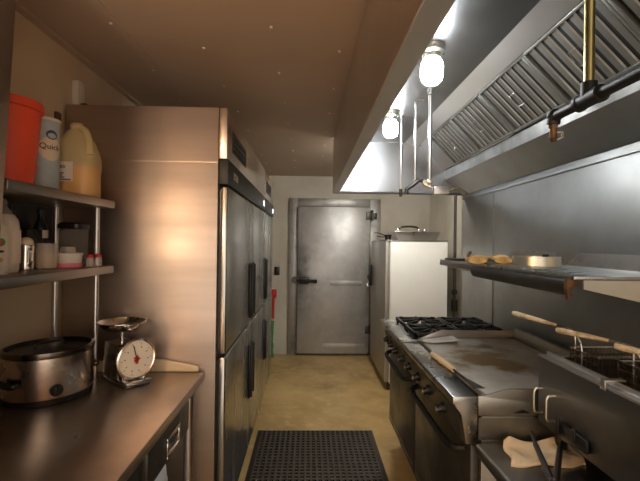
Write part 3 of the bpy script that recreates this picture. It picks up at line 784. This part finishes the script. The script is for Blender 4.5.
b.loft([[(.93,4.28,zt),(1.34,4.28,zt),(1.34,4.58,zt),(.93,4.58,zt)],[(.90,4.25,zt+0.0840),(1.37,4.25,zt+0.0840),(1.37,4.61,zt+0.0840),(.90,4.61,zt+0.0840)]])
b.box(.885,1.385,4.235,4.625,zt+0.0845,zt+0.0920,.003)
b.build('pan_body', 'steel', t)
hd = B().tube([(.94,4.32,zt+0.0930),(.96,4.32,zt+0.1370),(1.06,4.32,zt+0.1470),(1.15,4.32,zt+0.1370),(1.17,4.32,zt+0.0930)], .011, 10, smooth=4).build('lid_handle', 'black', t)
b = B()
for x in (.94,1.16,1.22): b.ball((x,4.31,zt+0.1070),.016)
b.build('rivet', 'chrome', hd)
t = thing('frying_pan', 'small dark frying pan with twin rod handle at the left of the freezer top', 'pan', (.86,4.42,zt))
B().lathe((.836,4.33,zt), [(.028,0),(.040,.05),(.042,.055),(.038,.055),(.026,.005),(0,.005)], 24, cap1=False).build('pan_body', 'black', t)
B().tube([(.80,4.33,zt+.05),(.72,4.33,zt+.075),(.70,4.36,zt+.075)], .007, 8).tube([(.80,4.35,zt+.03),(.72,4.35,zt+.038)], .007, 8).build('handle', 'iron2', t)
t = thing('gas_pipe', 'dark vertical gas pipe on the wall between freezer and cook line', 'pipe', (1.52,4.3,.05))
B().cyl((1.545,4.3,.02),(1.545,4.3,2.36), .016).build('pipe_run', 'iron2', t)
B().cyl((1.545,4.3,.80),(1.545,4.3,.92), .032).ball((1.545,4.3,1.0), .03).build('coupling', 'iron', t)

# ------------------------------------------------------------------ range with griddle
RY0, RYS, RY1, RX0, RX1 = 1.505, 2.46, 3.06, .635, 1.27
t = thing('cooking_range', 'stainless range with flat griddle, open burners and two ovens', 'range', (.95,2.28,0))
b = B().box(RX0+.012, RX1, RY0, RY1, .15, .865, .003); b.build('body', 'range', t)
for x in (RX0+.09, RX1-.08):
    for y in (RY0+.08, RY1-.08): B().cyl((x,y,0),(x,y,.15), .022).build('foot', 'iron2', t)
B().box(RX0+.06, RX0+.075, RY0+.01, RY1-.01, .02, .149).build('kick_panel', 'dark', t)
# bullnose console
cons = B().prism([(.54,.938),(.633,.938),(.633,.762),(.590,.762),(.572,.87),(.54,.915)], 'y', RY0, RY1, .0025).build('front_ledge', 'ledge', t)
ky = [1.72,1.93,2.12,2.30,2.46,2.64,2.80,2.95]
for y in ky:
    k = B().cyl((.585,y,.815),(.566,y,.81), .023, n=18).cyl((.566,y,.81),(.548,y,.805), .017, .015, 16); k = k.build('knob', 'black', t)
    B().cyl((.5475,y,.805),(.546,y,.805), .010, n=12).build('knob_cap', 'chrome', k)
B().prism([(.589,.765),(.5705,.868),(.5685,.868),(.587,.765)], 'y', RY0+.03, RY1-.03).build('control_panel', 'oven', cons)
# oven doors
for (a, c2) in ((RY0+.02,2.315),(2.335,RY1-.01)):
    dr = B().box(RX0-.02, RX0+.011, a, c2, .19, .752, .006).build('oven_door', 'oven', t)
    B().tube([(RX0-.02,a+.05,.715),(.575,a+.07,.705),(.565,a+.14,.70),(.565,c2-.14,.70),(.575,c2-.07,.705),(RX0-.02,c2-.05,.715)], .014, 12, smooth=3).build('handle', 'iron', dr)
    B().box(RX0-.023, RX0-.0205, a+.03, c2-.03, .22, .24).build('trim_strip', 'range', dr)
# griddle
B().box(.66, RX1-.03, RY0+.012, RYS-.02, .90, .938, .003).build('griddle_plate', 'griddle', t)
B().box(.6335, .6595, RY0+.012, RYS-.02, .90, .925).build('grease_gutter', 'black', t)
b = B().prism([(.6345,.868),(.6345,.940),(.66,.942),(.75,.966),(RX1,.966),(RX1,.868)], 'y', RY0-.002, RY0+.011, .001)
b.build('near_guard', 'range', t)
B().prism([(.68,.94),(.80,.985),(RX1,.985),(RX1,.868),(.68,.868)], 'y', RYS-.018, RYS-.006, .001).build('far_guard', 'range', t)
B().box(RX1-.028, RX1-.002, RY0+.013, RYS-.02, .90, 1.0, .002).build('back_guard', 'range', t)
B().prism([(.635,.862),(1.27,.862),(1.27,.78),(.635,.78)], 'y', RY0-.004, RY0-.001).build('side_panel', 'range', t)
B().prism([(.765,.88),(.80,.892),(.83,.88)], 'y', RY0-.006, RY0-.0025).build('drain_hole', 'black', t)
# burners
B().box(.634, RX1-.01, RYS+.0, RY1-.005, .866, .905).build('burner_tray', 'black', t)
for ix in range(2):
    for iy in range(2):
        cx = .80+ix*.31; cy = RYS+.155+iy*.285
        b = B().lathe((cx,cy,.905), [(.045,0),(.05,.012),(.03,.02),(.02,.026)], 18); b.build('burner_head', 'grate', t)
        b = B(); z0g, z1g = .945, .960
        hx, hy = .148, .136
        for (xa,xb,ya,yb) in ((-hx,hx,-hy,-hy+.014),(-hx,hx,hy-.014,hy),(-hx,-hx+.014,-hy,hy),(hx-.014,hx,-hy,hy)):
            b.box(cx+xa,cx+xb,cy+ya,cy+yb,z0g-.01,z1g,.002)
        for k in range(8):
            a = k*PI/4; r0, r1 = .035, (.135 if k%2==0 else .17)
            b.box(r0,r1,-.006,.006,z0g,z1g+.006,.002, mtx=Matrix.Translation(V((cx,cy,0)))@Matrix.Rotation(a,4,'Z'))
        for sx in (-1,1):
            for sy in (-1,1): b.box(cx+sx*(hx-.012)-.007,cx+sx*(hx-.012)+.007,cy+sy*(hy-.012)-.007,cy+sy*(hy-.012)+.007,.905,z0g)
        b.build('grate', 'grate', t)
# tools on the range
t = thing('griddle_scraper', 'long griddle scraper with a pale wooden handle beside the griddle gutter', 'scraper', (.63,1.9,.939))
B().tube([(.624,2.04,.953),(.630,1.92,.954),(.640,1.78,.953)], [.012,.014,.011], 12).build('handle', 'wood', t)
B().cyl((.640,1.78,.953),(.648,1.66,.952), .005, n=8).build('shaft', 'iron2', t)
B().loft([[(.642,1.66,.948),(.654,1.66,.948),(.654,1.66,.955),(.642,1.66,.955)],[(.63,1.54,.957),(.675,1.54,.957),(.675,1.54,.959),(.63,1.54,.959)]]).build('blade', 'iron2', t)
t = thing('turner', 'wide steel turner lying across the ledge onto the griddle', 'spatula', (.7,2.36,.939))
B().loft([[(.66,2.32,.944),(.66,2.38,.944),(.66,2.38,.946),(.66,2.32,.946)],[(.72,2.30,.944),(.72,2.40,.944),(.72,2.40,.946),(.72,2.30,.946)],[(.86,2.30,.958),(.86,2.42,.958),(.86,2.42,.960),(.86,2.30,.960)]]).build('blade', 'turner', t)
B().box(.545,.66,2.335,2.365,.940,.948,.002).build('handle', 'ledge', t)

# ------------------------------------------------------------------ wall shelf on the right
t = thing('wall_shelf', 'stainless wall shelf over the range with a rounded dark front edge', 'shelf', (1.08,1.96,1.30))
B().box(.85, 1.312, 1.292, 2.635, 1.392, 1.404, .002).build('shelf_board', 'ledge', t)
B().prism([(1.314,1.404),(1.3,1.404),(1.312,1.468),(1.3155,1.468)], 'y', 1.292, 2.635).build('back_upstand', 'ledge', t)
pr = [(.853,1.391),(.846,1.38),(.846,1.36),(.853,1.342),(.866,1.335),(.878,1.34),(.866,1.347),(.858,1.362),(.862,1.391)]
B().prism(pr, 'y', 1.335, 2.12).build('front_roll', 'iron2', t)
B().box(.848, .862, 2.12, 2.635, 1.37, 1.391, .002).build('front_lip', 'shelf', t)
B().prism([(.846,1.398),(.844,1.36),(.850,1.325),(.858,1.325),(.862,1.36),(.88,1.372),(.88,1.391)], 'y', 1.318, 1.335, .001).build('rusty_end', 'copper', t)
for y in (1.293, 2.60):
    B().prism([(.883,1.391),(1.312,1.391),(1.312,1.27),(.883,1.362)], 'y', y, y+.006).build('bracket', 'alum', t)
zs = 1.4042
t = thing('cake_ring', 'low round pale ring with a black clip on the right wall shelf', 'ring', (1.08,1.90,zs))
B().lathe((1.085,1.93,zs), [(.104,0),(.107,.002),(.104,.046),(.099,.046),(.101,.004),(0,.003)], 40, cap1=False).build('ring_wall', 'alum', t)
B().box(1.06,1.085,1.822,1.837,zs+.046,zs+.058,.003).build('clip', 'black', t)
# pair of tan work gloves and a black tray
def glove(x, y, rz, label):
    t = thing('work_glove', label, 'glove', (x,y,zs), rz, 'tan gloves on the wall shelf')
    T = Matrix.Translation(V((x,y,zs)))@Matrix.Rotation(rz,4,'Z')
    P = lambda q: tuple(T@V(q))
    b = B()
    rings = []
    for (u,w,h,zc) in ((-.07,.038,.016,.02),(-.03,.034,.018,.022),(.0,.042,.02,.024),(.035,.045,.019,.022),(.05,.042,.016,.020)):
        rings.append([P((u,w*math.cos(a*PI/8),zc+h*math.sin(a*PI/8))) for a in range(16)])
    b.loft(rings)
    for k,(yy,l) in enumerate(((-.032,.05),(-.011,.065),(.011,.062),(.032,.045))):
        b.tube([P((.04,yy,.02)),P((.05+l*.5,yy*1.1,.026)),P((.05+l,yy*1.15,.013))],[.011,.0115,.008],8)
    b.tube([P((-.01,.03,.022)),P((.02,.065,.02)),P((.04,.072,.012))],[.012,.012,.008],8)
    b.build('glove_hand', 'tan', t)
    b = B(); b.loft([[P((-.115,.045*math.cos(a*PI/8),.019+.018*math.sin(a*PI/8))) for a in range(16)],[P((-.071,.040*math.cos(a*PI/8),.02+.017*math.sin(a*PI/8))) for a in range(16)]])
    b.build('cuff', 'tan', t)
glove(.905, 2.15, math.radians(62), 'tan glove lying nearer the black tray on the right wall shelf')
glove(1.05, 2.21, math.radians(70), 'tan glove lying nearer the pale round ring on the right wall shelf')
t = thing('tray', 'small black tray at the far end of the right wall shelf', 'tray', (.93,2.5,zs))
B().box(.87,1.0,2.40,2.60,zs,zs+.012,.003).build('tray_base', 'black', t)
B().tube([(.94,2.41,zs+.018),(.96,2.43,zs+.05),(.98,2.46,zs+.055),(.985,2.52,zs+.018)], .008, 8, smooth=3).build('handle', 'copper', t)

# ------------------------------------------------------------------ equipment stand and fryer
TZ = .78
t = thing('equipment_stand', 'low steel equipment stand carrying the fryer', 'table', (.98,.9,0))
B().box(.612, 1.30, .1, 1.488, TZ-.045, TZ, .016, 4).build('table_top', 'table', t)
for x in (.74,1.24):
    for y in (.2,1.40): B().cyl((x,y,0),(x,y,TZ-.046), .02).build('leg', 'steel', t)
B().box(.74,1.26,.2,1.42,.24,.26,.004).build('under_shelf', 'shelf', t)
FX0, FX1, FY0, FY1, FZ0, FZ1 = .85, 1.29, .35, 1.49, .855, 1.096
t = thing('deep_fryer', 'long steel countertop deep fryer on the stand at the right edge', 'fryer', (1.07,.92,TZ))
b = B()
w = .02
b.box(FX0,FX0+w,FY0,FY1,FZ0,FZ1,.003); b.box(FX1-w,FX1,FY0,FY1,FZ0,FZ1,.003)
b.box(FX0+w,FX1-w,FY0,FY0+w,FZ0,FZ1); b.box(FX0+w,FX1-w,FY1-w,FY1,FZ0,FZ1)
b.box(FX0+w,FX1-w,FY0+w,FY1-w,FZ0,FZ0+.02)
b.build('tank_shell', 'fryer', t)
B().box(FX0+w,FX1-w,FY0+w,FY1-w,.95,.97).build('oil', 'oil', t)
b = B().box(FX0-.002,FX0+.028,FY0,FY1+.002,FZ1,FZ1+.006,.001).box(FX0+.022,FX0+.030,FY0,FY1-.015,FZ1+.006,FZ1+.022,.002).box(FX1-.03,FX1,FY0,FY1,FZ1,FZ1+.006,.001).box(FX0+.028,FX1-.03,FY1-.025,FY1+.002,FZ1,FZ1+.006,.001)
b.build('rim', 'steel', t)
for y in (1.462, 1.385):
    B().tube([(FX0,y,.985),(FX0-.03,y,.985),(FX0-.03,y,.90),(FX0,y,.90)], .0045, 8, smooth=3).build('wire_handle', 'alum', t)
b = B().box(FX0-.012,FX0-.0005,1.21,1.36,.875,.915,.004)
b.box(FX0-.022,FX0-.012,1.335,1.35,.88,.935,.003).box(FX0-.02,FX0-.012,1.255,1.27,.885,.93,.003); b.build('latch', 'black', t)
b = B().box(FX0-.012,FX0+.05,1.135,1.155,FZ1+.022,FZ1+.027,.001).box(FX0-.012,FX0-.008,1.135,1.155,FZ1-.002,FZ1+.022,.001); b.build('rail_clip', 'steel', t)
for x in (FX0+.05,FX1-.05):
    for y in (FY0+.06,FY1-.06): B().cyl((x,y,TZ+.0005),(x,y,FZ0), .02).build('foot', 'black', t)

def basket(base, tip, label, cy):
    """wire fry basket hooked in the tank; base = where the grip's stem rises, tip = end of the grip"""
    bx, by = base[0], cy
    t = thing('fry_basket', label, 'fry basket', (bx+.13, by, .975), 0, 'fry baskets in the fryer')
    x0, x1, y0, y1, za, zb = bx+.0, bx+.205, by-.075, by+.075, .985, 1.135
    b = B(); r = .0016
    for k in range(15):
        x = x0+(x1-x0)*k/14; b.tube([(x,y0,zb),(x,y0+.008,za),(x,y1-.008,za),(x,y1,zb)], r, 4)
    for k in range(9):
        y = y0+(y1-y0)*k/8; b.tube([(x0,y,zb),(x0+.008,y,za),(x1-.008,y,za),(x1,y,zb)], r, 4)
    for k in range(6):
        z = za+(zb-za)*k/6; b.tube([(x0,y0,z),(x1,y0,z),(x1,y1,z),(x0,y1,z),(x0,y0,z)], r, 4)
    b.build('mesh', 'wire', t)
    b = B().tube([(x0,y0,zb),(x1,y0,zb),(x1,y1,zb),(x0,y1,zb),(x0,y0,zb)], .004, 6); b.build('rim_wire', 'chrome2', t)
    B_, T_ = V(base), V(tip); d = (T_-B_).normalized(); s = V((0,0,1)).cross(d).normalized()
    b = B()
    for sg in (-1,1):
        b.tube([tuple(V((bx,base[1]-.025+sg*.018,1.03))), tuple(V((bx,base[1]-.025+sg*.018,zb+.03))), tuple(B_+s*sg*-.010), tuple(B_+d*.10+s*sg*.004)], .0034, 6, smooth=2)
    b.build('stem', 'chrome2', t)
    b = B().tube([tuple(B_+d*.06), tuple(B_+d*.12), tuple(T_-d*.02), tuple(T_)], [.005,.0085,.0105,.008], 10); b.build('grip', 'handle', t)
basket((.952,1.445,1.20), (.834,1.65,1.226), 'fry basket farthest from the camera, its pale grip reaching over the griddle', 1.39)
basket((.995,1.235,1.198), (.874,1.42,1.206), 'middle fry basket in the fryer with a pale grip', 1.215)
basket((1.03,1.045,1.19), (.915,1.20,1.205), 'nearest fry basket, its grip cut by the right edge of the photo', 1.03)

# towel and tongs on the stand
tw = bmesh.new(); n = 26; G = []
cor = [V((.708,1.468)), V((.955,1.472)), V((.925,1.32)), V((.672,1.318))]
for i in range(n+1):
    row = []
    for j in range(n+1):
        u, v = i/n, j/n
        p = cor[0]*(1-u)*(1-v)+cor[1]*u*(1-v)+cor[2]*u*v+cor[3]*(1-u)*v
        edge = min(u,1-u,v,1-v)
        z = .004+.016*(.5+.5*math.sin(9*u+4*v+1.2*math.sin(6*v)))*min(1,edge*8+.15)+.012*math.exp(-((u-.06)**2+(v-.08)**2)*60)
        z += .02*math.exp(-((v-.15)/.12)**2)*(.4+.6*u)
        wob = .008*math.sin(11*u+3)*(1 if v in (0,1) else 0)
        row.append((p.x+.006*math.sin(9*v+2)*(abs(u-.5)*2), p.y+wob+.004*math.sin(8*u), TZ+.0005+z))
    G.append(row)
top = [[tw.verts.new(q) for q in r] for r in G]; bot = [[tw.verts.new((q[0],q[1],max(TZ+.0005,q[2]-.004))) for q in r] for r in G]
for i in range(n):
    for j in range(n):
        tw.faces.new((top[i][j],top[i+1][j],top[i+1][j+1],top[i][j+1])); tw.faces.new((bot[i][j],bot[i][j+1],bot[i+1][j+1],bot[i+1][j]))
for i in range(n):
    for (a,b2,c2,d2) in ((top[i][0],bot[i][0],bot[i+1][0],top[i+1][0]),(top[i][n],top[i+1][n],bot[i+1][n],bot[i][n]),(top[0][i],top[0][i+1],bot[0][i+1],bot[0][i]),(top[n][i],bot[n][i],bot[n][i+1],top[n][i+1])):
        tw.faces.new((a,b2,c2,d2))
bmesh.ops.recalc_face_normals(tw, faces=tw.faces)
b = B(); b._merge(tw); tag(b.build('towel', 'cloth', smooth=80), 'crumpled cream towel on the stand beneath the fryer front', 'towel')
t = thing('tongs', 'black handled tongs lying open over the cream towel', 'tongs', (.78,1.3,TZ))
zt = TZ+.048
for (p0,p1,p2) in (((.812,1.462,zt),(.77,1.36,zt+.003),(.70,1.15,zt)),((.905,1.42,zt),(.84,1.34,zt+.003),(.71,1.15,zt))):
    a = B().tube([p0,p1], [.0055,.0075], 8).build('arm', 'iron2', t)
    B().tube([p1,p2], [.009,.010], 8).build('grip', 'black', t)
B().ball((.705,1.145,zt), .016).cyl((.705,1.14,zt-.047),(.705,1.14,zt), .006).build('hinge', 'iron2', t)

# ------------------------------------------------------------------ lights: unseen warm pendant, added back fill lamp, world
t = thing('pendant_lamp', 'warm pendant lamp above the counter behind the camera', 'lamp', (-.95,-.30,ZC-.005))
B().cyl((-.95,-.30,2.0),(-.95,-.30,ZC-.051),.006).build('cord','black',t)
B().lathe((-.95,-.30,ZC-.05), [(.07,0),(.08,.01),(.08,.049)], 28).build('lamp_base', 'wplast', t)
B().lathe((-.95,-.30,ZC-.52), [(.02,0),(.06,.012),(.085,.045),(.085,.085),(.065,.119)], 28).build('lamp_globe', 'bulbw', t)
t = thing('fill_lamp', 'round unseen fill lamp added beyond the hood end', 'lamp', (.72,3.82,ZC-.005))  # unseen lamp, added to brighten the far half of the room
B().lathe((.72,3.82,ZC-.03), [(.09,0),(.10,.01),(.10,.029)], 28).build('lamp_base', 'wplast', t)
B().lathe((.72,3.82,ZC-.11), [(.03,0),(.07,.012),(.092,.04),(.092,.079)], 28).build('lamp_globe', 'fillglow', t)
w = bpy.data.worlds.new('world'); SC.world = w; w.use_nodes = True
w.node_tree.nodes['Background'].inputs[0].default_value = (1,.84,.69,1)
w.node_tree.nodes['Background'].inputs[1].default_value = .62
vs = SC.view_settings
vs.view_transform = 'Standard'; vs.look = 'None'; vs.gamma = 1; vs.use_curve_mapping = False
vs.exposure = 1.6
